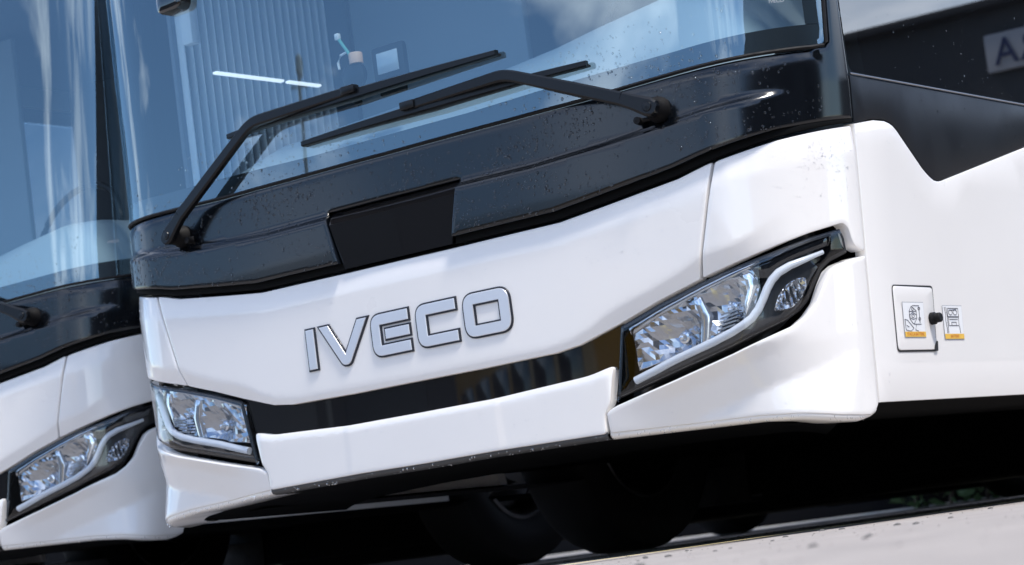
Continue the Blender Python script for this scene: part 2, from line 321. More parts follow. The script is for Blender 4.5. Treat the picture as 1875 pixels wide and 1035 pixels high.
# ------------------------------------------------------------------ the coach
def make_coach():
    root = empty('coach')
    # --- nose panels
    hood = sym([(0, .652), (.23, .652), (.48, .656), (.56, .666), (.69, .703), (.816, .744), (.938, .778), (1.021, 1.072), (.92, 1.047), (.69, 1.018), (.55, 1.002), (.2, .998), (0, .998)])
    panel('hood_panel', rnd(hood, [0]*6+[.006, .008]+[0]*10+[.008, .006]+[0]*6), 'white', root, D_hood, step=.011, edge=.005, rr=.004, wall=.035, lines=(wing, lambda s: wing(s)-.007, uppr), row=True)
    for sg in (1, -1):
        sd = lambda h: h if sg > 0 else [(-s, z) for s, z in h]
        cp = [(.944, .780), (1.13, .825), (1.232, .852), (1.327, .872), (1.342, .860), (1.352, .826), (1.362, .810), (1.397, .797), (1.397, 1.131), (1.182, 1.101), (1.027, 1.071)]
        panel('corner_panel', rnd(sd(cp), .008), 'white', root, D_hood, step=.011, edge=.005, rr=.004, wall=.035, lines=(wing, lambda s: wing(s)-.007, uppr), row=True)
        bc = [(.614, .421), (.814, .414), (.933, .410), (1.043, .406), (1.16, .396), (1.255, .380), (1.334, .374), (1.364, .373), (1.385, .384), (1.397, .401), (1.397, .787), (1.354, .780), (1.300, .766), (1.274, .751), (1.252, .718), (1.228, .673), (1.196, .642), (1.158, .619), (1.004, .572), (.824, .529), (.652, .490), (.634, .484), (.616, .474)]
        panel('bumper_corner', rnd(sd(bc), .006), 'white', root, D_corner, step=.011, edge=.005, rr=.004, wall=.035, lines=(za, zb, zc), row=True)
    bumper = sym([(0, .421), (.24, .423), (.608, .420), (.611, .472), (.632, .497), (.654, .596), (.578, .580), (.26, .565), (0, .564)])
    panel('bumper_panel', rnd(bumper, [0, 0, .01, .02, .02, .014, .03, 0, 0]+[0, 0, .03, .014, .02, .02, .01, 0, 0]), 'white', root, D_bump, step=.011, edge=.005, rr=.004, wall=.03, lines=(lambda s: stt(s)-.020,), row=True)
    slot = sym([(0, .550), (.26, .551), (.578, .567), (.66, .586), (.690, .70), (.56, .664), (.48, .654), (.23, .650), (0, .650)])
    panel('grille_strip', slot, 'gloss', root, base=-.022, step=.03, edge=0, wall=.02)
    # lips under the bumper: wet grey plastic in the middle, painted at the corners
    def lip(name, s0, s1, m, zf, dep):
        mb = MB(); n = max(4, int(abs(s1-s0)/.02)); prof = [(.004, -.006), (-.004, -.004), (-.012, -.010), (-.016, -.024), (-.014, -.024-dep)]
        for i in range(n+1):
            s = s0+(s1-s0)*i/n; zz = zf(s)
            dd = float(D_corner(s, zz)) if abs(s) > .611 else .0
            for dz, of in prof: mb.v.append(tuple(pt(s, zz+dz, of+dd)))
        k = len(prof)
        for i in range(n):
            for j in range(k-1): mb.f.append((i*k+j, (i+1)*k+j, (i+1)*k+j+1, i*k+j+1))
        return mb.build(name, m, root, True, 60)
    zbot = ipl([(0, .421), (.24, .423), (.608, .420), (.814, .414), (1.043, .406), (1.16, .396), (1.255, .380), (1.334, .374), (1.385, .384), (1.4, .40)])
    lip('bumper_lip', -.61, .61, 'lip', zbot, .03); lip('bumper_lip', .612, 1.39, 'white', zbot, .10); lip('bumper_lip', -1.39, -.612, 'white', zbot, .10)
    # --- black mask round the windscreen
    mask = sym([(0, 1.182), (.244, 1.182), (.2085, 1.026), (.55, 1.030), (.69, 1.046), (.92, 1.075), (1.025, 1.097), (1.182, 1.127), (1.397, 1.149), (1.397, 2.7), (1.352, 2.7), (1.351, 1.46), (1.345, 1.39), (1.342, 1.35), (1.329, 1.335), (1.29, 1.330), (1.206, 1.326), (.95, 1.319), (.67, 1.308), (.4, 1.305), (0, 1.303)])
    panel('windscreen_mask', mask, 'black', root, D_black, step=.012, edge=.004, rr=.004, wall=.03, lines=(crs, lambda s: crs(s)-.007, lambda s: crs(s)-.014, lambda s: crs(s)-.021), row=True)
    for sg in (1, -1): panel('mask_rim_shade', [(sg*a_, b_) for a_, b_ in ((.204, 1.008), (.55, 1.012), (.69, 1.028), (.92, 1.057), (1.025, 1.079), (1.182, 1.111), (1.397, 1.140), (1.397, 1.150), (1.182, 1.132), (1.025, 1.102), (.92, 1.080), (.69, 1.051), (.55, 1.035), (.208, 1.031))], 'rimshade', root, base=-.002, step=.03, edge=.003, rr=.003, wall=.02)  # matte black strip paints the shade of the mask's rolled lower rim
    # --- sign box in the mask
    sb = empty('display_box', (0, 0, 0), root)
    fr_ = [(-.200, 1.006), (.200, 1.006), (.240, 1.178), (-.240, 1.178)]
    fc = pt([-.198, .198, .231, -.231], [1.008, 1.008, 1.142, 1.142], [.004, .004, .016, .016]); bk = pt([-.200, .200, .240, -.240], [1.006, 1.006, 1.178, 1.178], [.002, .002, -.012, -.012])
    bk2 = pt([-.232, .232, .238, -.238], [1.146, 1.146, 1.176, 1.176], [-.045, -.045, -.004, -.004])
    meshobj('display_face', list(fc)+list(fc+np.array([0, .03, 0])), [(0, 1, 2, 3), (0, 4, 5, 1), (1, 5, 6, 2), (2, 6, 7, 3), (3, 7, 4, 0)], 'gloss', sb, False)
    meshobj('display_ledge', [*fc[[3, 2]], *bk[[2, 3]]], [(0, 1, 2, 3)], 'gloss', sb, False)
    panel('display_frame', fr_, 'dark', sb, base=-.05, step=.06, edge=0, wall=0)
    # --- windscreen
    wpoly = sym([(0, 1.312), (.4, 1.314), (.67, 1.317), (.95, 1.328), (1.206, 1.335), (1.29, 1.339), (1.322, 1.345), (1.332, 1.354), (1.335, 1.39), (1.341, 1.46), (1.341, 2.66), (0, 2.66)])
    ws = panel('windscreen', wpoly, 'wind', root, base=-.004, step=.045, edge=0, wall=0)
    fb = sym([(0, 1.305), (.4, 1.307), (.67, 1.310), (.95, 1.321), (1.206, 1.328), (1.345, 1.340), (1.345, 1.40), (1.13, 1.391), (.96, 1.383), (.55, 1.371), (.29, 1.362), (0, 1.362)])
    panel('glass_print', fb, 'frit', ws, base=-.009, step=.04, edge=0, wall=0)
    for sg in (1, -1):
        panel('glass_print', [(sg*s, z) for s, z in ((1.285, 1.40), (1.345, 1.401), (1.348, 2.68), (1.285, 2.68))], 'frit', ws, base=-.009, step=.04, edge=0, wall=0)
    gk = [(1.336, 2.66)]+[(s, z) for s, z in reversed(GLASSBOT)]; gk = gk+[(-s, z) for s, z in reversed(gk)]
    mb = MB(); pp = resample_open(gk, .02); mb.tube([pt(s, z, -.003) for s, z in pp], .0055, 6); mb.build('window_seal', 'rubber', ws)
    cu = bpy.data.curves.new('glass_text', 'FONT'); cu.body = 'IVECO'; cu.size = .013; cu.align_x = 'CENTER'
    ob = bpy.data.objects.new('tmp', cu); COL.objects.link(ob); dg = bpy.context.evaluated_depsgraph_get(); me = bpy.data.meshes.new_from_object(ob.evaluated_get(dg)); bpy.data.objects.remove(ob)
    meshobj('glass_text', [pt(1.217+v.co.x, 1.460+v.co.y, -.002) for v in me.vertices], [tuple(p.vertices) for p in me.polygons], 'grey', ws, False)
    # --- headlights
    for sg in (1, -1):
        hl = empty('headlight', (0, 0, 0), root); q = lambda h: [(sg*s, z) for s, z in h]
        LP = resample(rnd(LAMP, .006), .012)
        if area(LP) < 0: LP = LP[::-1]
        big = [tuple(p) for p in inset(LP, -.004)]; lens_p = [tuple(p) for p in inset(LP, .006)]
        panel('lamp_bucket', q(big), 'lampdark', hl, base=-.105, step=.03, edge=0, wall=-.095)
        ring_o = inset(LP, .003); ring_i = inset(LP, .014); n = len(LP); sv = np.concatenate([ring_o, ring_i]); sv[:, 0] *= sg
        vv = pt(sv[:, 0], sv[:, 1], np.concatenate([np.full(n, -.010), np.full(n, -.006)]))
        meshobj('lamp_rim', vv, [(i, (i+1) % n, n+(i+1) % n, n+i) for i in range(n)], 'dark', hl)
        panel('lens', q(lens_p), 'lens', hl, base=-.004, step=.025, edge=.004, rr=.004, wall=0)
        # light guide
        path = [(.705, .548), (.76, .563), (.827, .583), (.949, .613), (1.0, .628), (1.034, .642), (1.06, .656), (1.080, .676), (1.096, .70), (1.110, .725), (1.125, .745), (1.145, .762), (1.178, .776), (1.225, .788), (1.275, .802)]
        path = [tuple(p) for p in resample_open(path, .012)]
        mb = MB()
        mb.tube([pt(sg*s, z, -.026) for s, z in path], [.0112-.005*ss(1.15, 1.28, s) for s, z in path], 12, 1.0); mb.build('light_guide', 'guide', hl)
        # bezel below the guide
        bz = [(s, z+.004) for s, z in path if s < 1.24]; low = [(1.262, .765), (1.24, .74), (1.222, .715), (1.2, .678), (1.178, .66), (1.145, .643), (1.0, .596), (.82, .554), (.68, .521)]
        panel('lamp_bezel', q([(.69, .53)]+bz+low), 'lampdark', hl, base=-.034, step=.02, edge=.003, rr=.004, wall=.04)
        up = [(1.118, .752), (1.14, .772), (1.178, .788), (1.225, .800), (1.3, .818), (1.315, .85), (1.232, .832), (1.13, .806), (1.07, .79), (1.09, .755)]
        panel('lamp_bezel', q(up), 'gloss', hl, base=-.030, step=.02, edge=.003, rr=.004, wall=.03)
        # faceted reflector sheet with two deep cups, their bulbs, and the ribbed indicator
        def cups(s_, z_):
            a = np.abs(s_); d = np.zeros_like(a)
            for cs, cz, rx, rz in ((.845, .640, .078, .060), (.995, .694, .074, .070)):
                rr2 = ((a-cs)/rx)**2+((z_-cz)/rz)**2; d = np.minimum(d, -.034*(1-np.clip(rr2, 0, 1)))
            return d+.0042*(np.modf(np.abs(np.sin(a*912.3+z_*431.7))*4375.5)[0]-.5)
        panel('reflector', q([(.712, .572), (.80, .586), (.95, .622), (1.03, .646), (1.07, .68), (1.092, .73), (1.085, .796), (1.0, .780), (.94, .763), (.815, .728), (.708, .690)]), 'lampsilver', hl, D=cups, base=-.036, step=.0125, bstep=.012, edge=.003, rr=.003, wall=.04, sharp=6)
        for (s, z) in ((.845, .640), (.995, .694)):
            c = V3(sg*s, z, -.074); mb = MB(); mb.lathe([(.001, .030), (.006, .028), (.009, .022), (.010, .012), (.015, .010), (.016, 0.)], c, (sg*.1, -1, 0), 16); mb.build('bulb', 'chrome', hl)
        ribs = lambda s_, z_: .005*np.sin(np.abs(s_)*420+z_*90)-.012*np.clip(1-((np.abs(s_)-1.172)/.05)**2-((z_-.70)/.05)**2, 0, 1)
        panel('indicator_reflector', q(rnd([(1.118, .664), (1.165, .664), (1.196, .682), (1.214, .71), (1.222, .742), (1.19, .742), (1.16, .728), (1.138, .706)], .012)), 'lampsilver', hl, D=ribs, base=-.022, step=.006, edge=.003, rr=.003, wall=.02, sharp=12)
        # inner chrome shelves and the finned heat sink between the bowls
        panel('lamp_shelf', q([(.700, .688), (.80, .722), (.93, .760), (1.10, .802), (1.095, .790), (.93, .746), (.80, .706), (.706, .668)]), 'lampsilver', hl, base=-.032, step=.03, edge=.003, rr=.003, wall=.03)
        panel('lamp_divider', q([(.905, .60), (.93, .61), (.945, .68), (.925, .735), (.905, .728), (.918, .67)]), 'chrome', hl, base=-.028, step=.02, edge=.003, rr=.003, wall=.04)
        panel('lamp_divider', q([(1.045, .665), (1.058, .69), (1.075, .72), (1.09, .745), (1.07, .775), (1.05, .77), (1.06, .735), (1.045, .70)]), 'chrome', hl, base=-.028, step=.02, edge=.003, rr=.003, wall=.04)
        for k in range(7):
            z0 = .618+k*.0095; s0 = .955+k*.004; panel('heat_fin', q([(s0, z0), (s0+.05, z0+.008), (s0+.05, z0+.0125), (s0, z0+.0045)]), 'chrome', hl, base=-.024, step=.03, edge=0, wall=.03)
    # --- raised lettering on the hood
    letters = {'I': [[(-.381, .743), (-.350, .743), (-.350, .859), (-.381, .859)]],
     'V': [rnd([(-.327, .859), (-.248, .737), (-.222, .737), (-.141, .859), (-.177, .859), (-.235, .768), (-.291, .859)], [0, .018, .018, 0, 0, 0, 0])],
     'E': [rnd([(.011, .741), (.011, .770), (-.096, .770), (-.096, .829), (.011, .829), (.011, .859), (-.127, .859), (-.127, .741)], [0, 0, 0, 0, 0, 0, .034, .034], 7), [(-.077, .786), (.011, .786), (.011, .814), (-.077, .814)]],
     'C': [rnd([(.180, .741), (.180, .770), (.074, .770), (.074, .829), (.180, .829), (.180, .859), (.040, .859), (.040, .741)], [0, 0, 0, 0, 0, 0, .034, .034], 7)]}
    for ch, polys in letters.items():
        le = empty('letter', (0, 0, 0), root)
        for pl in polys:
            P = resample(pl, .008); P = P if area(P) > 0 else P[::-1]
            solid('letter_face', [tuple(p) for p in P], 'silver', le, .007, .0, .02)
            solid('letter_outline', [tuple(p) for p in inset(P, -.0052)], 'outline', le, .0045, -.004, .02, .001)
    le = empty('letter', (0, 0, 0), root)
    oo = resample(rnd([(.207, .741), (.362, .741), (.362, .860), (.207, .860)], .036, 8), .006); k = len(oo); ctr = np.array([.2845, .8005])
    ii = []
    for p in oo:                                    # matching point on the inner rectangle
        d = p-ctr; sc_ = min(.0435/max(abs(d[0]), 1e-6), .0295/max(abs(d[1]), 1e-6)); ii.append(ctr+d*sc_)
    ii = np.array(ii)
    def ring(name, o_, i_, m, top, bot):
        a = np.concatenate([o_, i_, inset(o_, .0015), i_+(i_-ctr)*.03]); off = np.concatenate([np.full(k, top-.0015), np.full(k, top-.0015), np.full(2*k, top)])
        v = list(pt(a[:, 0], a[:, 1], off))+list(pt(o_[:, 0], o_[:, 1], bot))+list(pt(i_[:, 0], i_[:, 1], bot)); fs = []
        for j in range(k):
            n_ = (j+1) % k; fs += [(2*k+j, 2*k+n_, 3*k+n_, 3*k+j), (j, n_, 2*k+n_, 2*k+j), (3*k+j, 3*k+n_, k+n_, k+j), (4*k+j, 4*k+n_, n_, j), (k+j, k+n_, 5*k+n_, 5*k+j)]
        return meshobj(name, v, fs, m, le, True, 8)
    ring('letter_face', oo, ii, 'silver', .007, 0.); ring('letter_outline', inset(oo, -.0052), ctr+(ii-ctr)*np.array([.885, .83]), 'outline', .0045, -.004)
    # --- wipers
    def wiper(piv, joint, elbow, arm_end, blade, sg):
        w = empty('wiper', (0, 0, 0), root)
        c = V3(*piv, 0.); nrm = (V3(*piv, .05)-c).normalized(); mb = MB()
        mb.lathe([(.001, .056), (.020, .056), (.026, .050), (.028, .02), (.034, .012), (.036, -.01)], c, nrm, 24); mb.build('pivot_boot', 'rubber', w)
        mb = MB(); mb.lathe([(.001, .070), (.012, .069), (.0145, .065), (.0145, .05)], c, nrm, 20); mb.build('pivot_cap', 'dark', w)
        def bar(name, pts, hw, ht, m='dark'):            # flat-section arm
            mb = MB(); L = [Vector(p) for p in pts]; kk = len(L); secs = []
            for i, p in enumerate(L):
                t = (L[min(i+1, kk-1)]-L[max(i-1, 0)]).normalized(); x = t.cross(nrm).normalized(); a = hw[i] if hasattr(hw, '__len__') else hw; b_ = ht[i] if hasattr(ht, '__len__') else ht
                for (ca, cb) in ((-1, -1), (-1, .5), (-.72, 1), (.72, 1), (1, .5), (1, -1)): mb.v.append(tuple(p+x*a*ca+nrm*b_*cb))
            for i in range(kk-1):
                for j in range(6): mb.f.append((i*6+j, i*6+(j+1) % 6, (i+1)*6+(j+1) % 6, (i+1)*6+j))
            mb.f += [tuple(range(5, -1, -1)), tuple((kk-1)*6+j for j in range(6))]; return mb.build(name, m, w, True, 30)
        Pv, Pj, Pe, Pa = V3(*piv, .056), V3(*joint, .055), V3(*elbow, .05), V3(*arm_end, .042)
        d0 = (Pv-Pj).normalized()
        bar('arm_head', [Pv+d0*.026, Pv+d0*.018, Pv, Pv.lerp(Pj, .5), Pj.lerp(Pv, .04)], [.010, .021, .026, .021, .0187], .010)
        e0, e1, e2 = Pe.lerp(Pj, .11), Pe, Pe.lerp(Pa, .09); cv = [((1-t)**2)*e0+2*t*(1-t)*e1+t*t*e2 for t in (0, .2, .4, .6, .8, 1)]
        bar('arm', [Pj.lerp(Pv, .03), Pj.lerp(Pe, .4)]+cv+[Pe.lerp(Pa, .5), Pa], [.0185, .018]+[.016]*6+[.0145, .0125], [.010]*8+[.010, .007])
        b0, b1 = blade; n = 16; top = []; 
        for i in range(n+1):
            t = i/n; s = b0[0]+(b1[0]-b0[0])*t; z = b0[1]+(b1[1]-b0[1])*t; top.append(V3(s, z, .026-.010*abs(2*t-1)**2))
        bar('blade', top, [.008+.008*(1-abs(2*i/n-1)) for i in range(n+1)], [.008+.009*(1-abs(2*i/n-1)) for i in range(n+1)])
        rub = [V3(b0[0]+(b1[0]-b0[0])*i/n, b0[1]+(b1[1]-b0[1])*i/n-.004, .006) for i in range(n+1)]
        bar('blade_rubber', rub, .003, .010, 'rubber')
        mid = Pa; mb = MB(); mb.bbox(mid-Vector((.026, .014, .012)), mid+Vector((.026, .014, .013)), .005); mb.build('blade_clip', 'dark', w)
        nz = V3(piv[0]-sg*.052, piv[1]-.022, .02); mb = MB(); mb.tube([c+Vector((0, 0, -.02)), nz], .006, 8); mb.lathe([(.001, .012), (.010, .011), (.011, -.01), (.001, -.012)], nz, nrm, 14); mb.build('washer_nozzle', 'rubber', w)
    wiper((-.870, 1.232), (-.807, 1.285), (-.474, 1.497), (-.08, 1.505), ((-.607, 1.487), (.424, 1.499)), -1)
    wiper((.892, 1.238), (.813, 1.278), (.466, 1.423), (.128, 1.413), ((-.304, 1.398), (.704, 1.404)), 1)
    # --- flanks, both sides
    for sg in (1, -1):
        q = lambda h: [(sg*s, z) for s, z in h]
        def arch(c, rad, z0):
            return [(c-rad*math.cos(a), max(z0, .56+rad*math.sin(a)-.02)) for a in np.linspace(-.25, math.pi+.25, 18)]
        wl = [(1.403, .403)]+[(3.60-.60, .403)]+arch(3.60, .60, .403)+[(3.60+.60, .403), (9.4-.60, .40)]+arch(9.4, .60, .40)+[(9.4+.60, .40), (13.0, .40), (13.0, 1.262), (3.02, 1.262), (2.46, 1.138), (1.885, 1.009), (1.862, 1.006), (1.838, 1.008), (1.815, 1.016), (1.792, 1.027), (1.770, 1.040), (1.659, 1.120), (1.640, 1.134), (1.620, 1.145), (1.600, 1.151), (1.573, 1.155), (1.511, 1.153), (1.403, 1.136)]
        wl = [p for i, p in enumerate(wl) if i == 0 or (abs(p[0]-wl[i-1][0])+abs(p[1]-wl[i-1][1])) > 1e-4]
        side = panel('side_panel', q(wl), 'white', root, step=.12, stepz=.08, bstep=.06, edge=.004, rr=.003, wall=.03)
        bl = [(1.403, 1.140), (1.511, 1.157), (1.573, 1.159), (1.602, 1.155), (1.622, 1.149), (1.643, 1.137), (1.661, 1.123), (1.772, 1.043), (1.795, 1.030), (1.817, 1.019), (1.840, 1.011), (1.862, 1.009), (1.885, 1.012), (2.46, 1.141), (3.02, 1.265), (1.403, 1.265)]
        panel('black_side_panel', q(bl), 'sideblack', root, step=.1, bstep=.05, edge=.003, rr=.003, wall=.03)
        mb = MB(); n = 24; mb.tube([pt(sg*s, 1.2695, .001) for s in np.linspace(1.403, 13.0, 40)], .0028, 6); mb.build('trim_strip', 'steel', root)
        x = 1.402; k = 0
        for L in (1.55, 1.9, 1.9, 1.9, 1.9, 1.9):
            w_ = rnd(q([(x+.004, 1.276), (x+L-.012, 1.276), (x+L-.012, 2.62), (x+.004, 2.62)]), .03)
            wn = panel('side_window', w_, 'tint', root, base=-.003, step=.4, bstep=.2, edge=0, wall=0); x += L
            k += 1
        panel('window_band', q([(1.397, 2.62), (13.0, 2.62), (13.0, 2.70), (1.397, 2.70)]), 'gloss', root, step=.5, bstep=.3, edge=0, wall=0, base=-.006)
        xx = 1.402
        for L in (1.55, 1.9, 1.9, 1.9, 1.9, 1.9):
            xx += L; panel('window_post', q([(xx-.06, 1.272), (xx+.05, 1.272), (xx+.05, 2.63), (xx-.06, 2.63)]), 'frit', root, base=-.012, step=.3, edge=0, wall=0)
        # skirt's dark underside
        mb = MB(); a = [pt(sg*s, .404, -.004) for s in np.linspace(1.40, 13.0, 30)]; c_ = [p+np.array([-sg*.05, 0, -.022]) for p in a]; d_ = [p+np.array([-sg*.3, 0, -.02]) for p in a]
        k = len(a); mb.v = [tuple(p) for p in a+c_+d_]
        for i in range(k-1): mb.f += [(i, i+1, k+i+1, k+i), (k+i, k+i+1, 2*k+i+1, 2*k+i)]
        mb.build('sill', 'underside', root)
    # small locker door with a knob and its two stickers, on the flank in view
    hk = empty('locker_door', (0, 0, 0), root)
    panel('door_gap', rnd([(1.524, .533), (1.756, .533), (1.764, .713), (1.524, .713)], .014), 'frit', hk, base=.0015, step=.05, edge=0, wall=0)
    panel('door_leaf', rnd([(1.528, .538), (1.751, .538), (1.758, .7075), (1.528, .7095)], .013), 'white', hk, base=.004, step=.04, edge=.003, rr=.002, wall=.004)
    panel('finger_notch', rnd([(1.733, .534), (1.757, .534), (1.760, .563), (1.748, .560), (1.738, .548)], .005), 'frit', hk, base=.0048, step=.02, edge=0, wall=0)
    c = V3(1.733, .622, .004); mb = MB(); mb.lathe([(.001, .030), (.011, .030), (.0135, .027), (.0135, .014), (.017, .012), (.017, .0)], c, (1, 0, 0), 24); mb.build('knob', 'rubber', hk)
    def sticker(s0, z0, s1, z1, lines, base, parent, txt):
        st = empty('sticker', (0, 0, 0), parent)
        panel('sticker_border', [(s0-.002, z0-.002), (s1+.002, z0-.002), (s1+.002, z1+.002), (s0-.002, z1+.002)], 'grey', st, base=base, step=.1, edge=0, wall=0)
        panel('sticker_sheet', [(s0, z0), (s1, z0), (s1, z1), (s0, z1)], 'paper', st, base=base+.0006, step=.1, edge=0, wall=0)
        panel('sticker_band', [(s0, z0), (s1, z0), (s1, z0+.014), (s0, z0+.014)], 'yellow', st, base=base+.0012, step=.1, edge=0, wall=0)
        mb = MB()
        for pl, closed in lines:
            pl = [(s0+a*(s1-s0), z0+.014+b_*(z1-z0-.014)) for a, b_ in pl]; pl = pl+[pl[0]] if closed else pl
            mb.tube([pt(a, b_, base+.0012) for a, b_ in pl], .0008, 4)
        mb.build('sticker_drawing', 'ink', st)
        cu = bpy.data.curves.new('sticker_text', 'FONT'); cu.body = txt; cu.size = .0125; cu.align_x = 'CENTER'; cu.align_y = 'CENTER'
        ob = bpy.data.objects.new('tmp', cu); COL.objects.link(ob); dg = bpy.context.evaluated_depsgraph_get(); me = bpy.data.meshes.new_from_object(ob.evaluated_get(dg)); bpy.data.objects.remove(ob)
        vs = [pt((s0+s1)/2+v.co.x*.95, z0+.007+v.co.y, base+.0018) for v in me.vertices]; fs = [tuple(p.vertices) for p in me.polygons]
        meshobj('sticker_text', vs, fs, 'orange', st, False); return st
    circ = lambda x, y, rx, ry, n=14: ([(x+rx*math.cos(2*math.pi*i/n), y+ry*math.sin(2*math.pi*i/n)) for i in range(n)], True)
    sticker(1.568, .573, 1.689, .665, [(([(.40, .88), (.62, .72), (.62, .45), (.48, .28), (.42, .28), (.28, .45), (.28, .72)]), True), ([(.30, .58), (.45, .66), (.62, .58), (.62, .48), (.45, .42), (.30, .48)], True), circ(.45, .54, .06, .06), circ(.45, .78, .04, .06), ([(.46, .90), (.78, .90)], False), ([(.76, .86), (.76, .30)], False), circ(.76, .80, .05, .05), circ(.76, .44, .05, .05), ([(.46, .26), (.82, .26)], False), ([(.04, .42), (.16, .40), (.44, .12), (.30, .02), (.06, .06)], True), ([(.10, .22), (.22, .16)], False), ([(.58, .24), (.52, .06), (.66, .02)], False), ([(.30, .70), (.60, .70)], False)], .0052, hk, 'STACCA BATTERIE')
    st2 = sticker(1.812, .567, 1.930, .658, [([(.22, .62), (.80, .62), (.78, .92), (.25, .92)], True), circ(.38, .77, .10, .09), circ(.62, .77, .10, .09), ([(.25, .30), (.25, .60), (.78, .60), (.78, .30)], True), ([(.40, .30), (.40, .42), (.64, .42), (.64, .30)], True), ([(.08, .96), (.12, .70), (.10, .45), (.14, .2), (.14, .02)], False), ([(.30, .52), (.72, .52)], False), ([(.80, .28), (.82, .02)], False), ([(.16, .96), (.20, .6), (.20, .02)], False), ([(.3, .84), (.7, .88)], False)], .0012, root, 'BATTERIE')
    # --- roof, rear and floor of the body
    def contour(z, ins=0., n_side=24):
        s = np.concatenate([np.linspace(-13.0, -1.4, n_side), np.linspace(-1.38, 1.38, 60), np.linspace(1.4, 13.0, n_side)]); return pt(s, np.full(len(s), z), -ins)
    lv = [(2.70, 0.002), (2.95, .03), (3.10, .10), (3.17, .28), (3.19, .7)]; rows = [contour(a, b_) for a, b_ in lv]; k = len(rows[0]); mb = MB()
    for rw in rows: mb.v += [tuple(p) for p in rw]
    for i in range(len(rows)-1):
        for j in range(k-1): mb.f.append((i*k+j, i*k+j+1, (i+1)*k+j+1, (i+1)*k+j))
        mb.f.append((i*k+k-1, i*k, (i+1)*k, (i+1)*k+k-1))
    for j in range(k//2-1): a = 4*k; mb.f.append((a+j, a+j+1, a+k-2-j, a+k-1-j))
    mb.build('roof', 'white', root, True, 50)
    mb = MB(); mb.bbox((-1.29, 11.88, .42-ZG), (1.29, 11.93, 2.72-ZG), .02); mb.build('rear_wall', 'white', root)
    inn = [contour(z, .16) for z in (.43, 1.02)]; mb = MB(); k = len(inn[0]); mb.v = [tuple(p) for rw in inn for p in rw]
    for j in range(k-1): mb.f.append((j, j+1, k+j+1, k+j))
    for j in range(k//2): mb.f += [(j, j+1, k-2-j, k-1-j), (k+j, k+j+1, 2*k-2-j, 2*k-1-j)] if j < k//2-1 else []
    mb.build('floor_pan', 'underside', root, False)
    # --- cab interior
    mb = MB(); 
    prof = [(-1.16, 1.40), (-.95, 1.43), (-.73, 1.485), (-.40, 1.50), (-.10, 1.515), (.15, 1.525), (.36, 1.545), (.52, 1.57), (.75, 1.60), (.95, 1.585), (1.08, 1.53), (1.18, 1.44)]
    a = np.array(prof); xs_ = np.linspace(-1.16, 1.16, 60); zt = np.interp(xs_, a[:, 0], a[:, 1])
    for x, z in zip(xs_, zt):
        yo = .045+.10*ss(.85, 1.2, abs(x)); 
        for (yy, zz) in ((yo-.012, 1.28), (yo-.004, 1.325), (yo+.10, 1.33+(z-1.325)*.40), (yo+.20, 1.33+(z-1.325)*.78), (yo+.27, z+.012), (yo+.31, z+.026), (yo+.5, z+.03), (yo+.55, 1.1)): mb.v.append((x, yy, zz-ZG))
    for i in range(59):
        for j in range(7): mb.f.append((i*8+j, i*8+j+1, (i+1)*8+j+1, (i+1)*8+j))
    mb.build('dashboard', 'dash', root, True, 50)
    mb = MB(); mb.box((-1.2, 2.4, 1.03-ZG), (1.2, 2.45, 2.95-ZG)); mb.build('cab_bulkhead', 'interior', root, False)
    mb = MB(); mb.bbox((-1.14, 1.25, 1.3-ZG), (-.38, 1.28, 2.74-ZG), .008); mb.build('partition_panel', mat('partition_grey', (.30, .35, .40), .7), root)
    mb = MB(); mb.box((-1.22, .25, 2.78-ZG), (1.22, 11.8, 2.80-ZG)); mb.build('ceiling', 'interior', root, False)
    mb = MB(); mb.box((-1.17, .34, 1.1-ZG), (-1.155, 1.25, 2.75-ZG)); mb.build('door_curtain', 'curtain', root, False)
    for k in range(20):
        y = .36+k*.0385; mb = MB(); mb.bbox((-1.155, y, 1.25-ZG), (-1.125, y+.006, 2.72-ZG), .002); mb.build('curtain_pleat', 'pleat', root, False)
    mb = MB(); mb.bbox((-1.04, .26, 1.9-ZG), (-.99, .30, 2.75-ZG), .01); mb.build('grab_pole', 'pleat', root)
    mb = MB(); mb.bbox((-1.06, .41, 1.824-ZG), (-1.04, .74, 1.833-ZG), .003); mb.build('light_strip', 'led', root)
    mb = MB(); mb.bbox((-1.06, .765, 1.824-ZG), (-1.04, .93, 1.833-ZG), .003); mb.build('light_strip', 'led', root)
    mb = MB(); mb.tube([(.62+.22*math.cos(t), .55+.07*math.sin(t), 1.62-ZG+.2*math.sin(t)) for t in np.linspace(0, 2*math.pi, 40)], .014, 8); mb.build('steering_wheel', 'dark', root)
    mb = MB(); mb.bbox((.38, 1.15, 1.3-ZG), (.86, 1.3, 2.15-ZG), .06); mb.bbox((.38, .75, 1.35-ZG), (.86, 1.25, 1.5-ZG), .06); mb.build('driver_seat', 'seat', root)
    # --- dark pod on the outside of the screen
    mr = empty('sensor_pod', (0, 0, 0), root)
    panel('pod_housing', rnd([(-.866, 1.926), (-.748, 1.926), (-.738, 2.30), (-.875, 2.30)], .03, 6), 'gloss', mr, base=.034, step=.02, edge=.012, rr=.014, wall=.03)
    panel('pod_plate', rnd([(-.85, 1.99), (-.76, 1.99), (-.755, 2.25), (-.86, 2.25)], .02, 5), 'dark', mr, base=.036, step=.04, edge=.002, rr=.002, wall=.004)
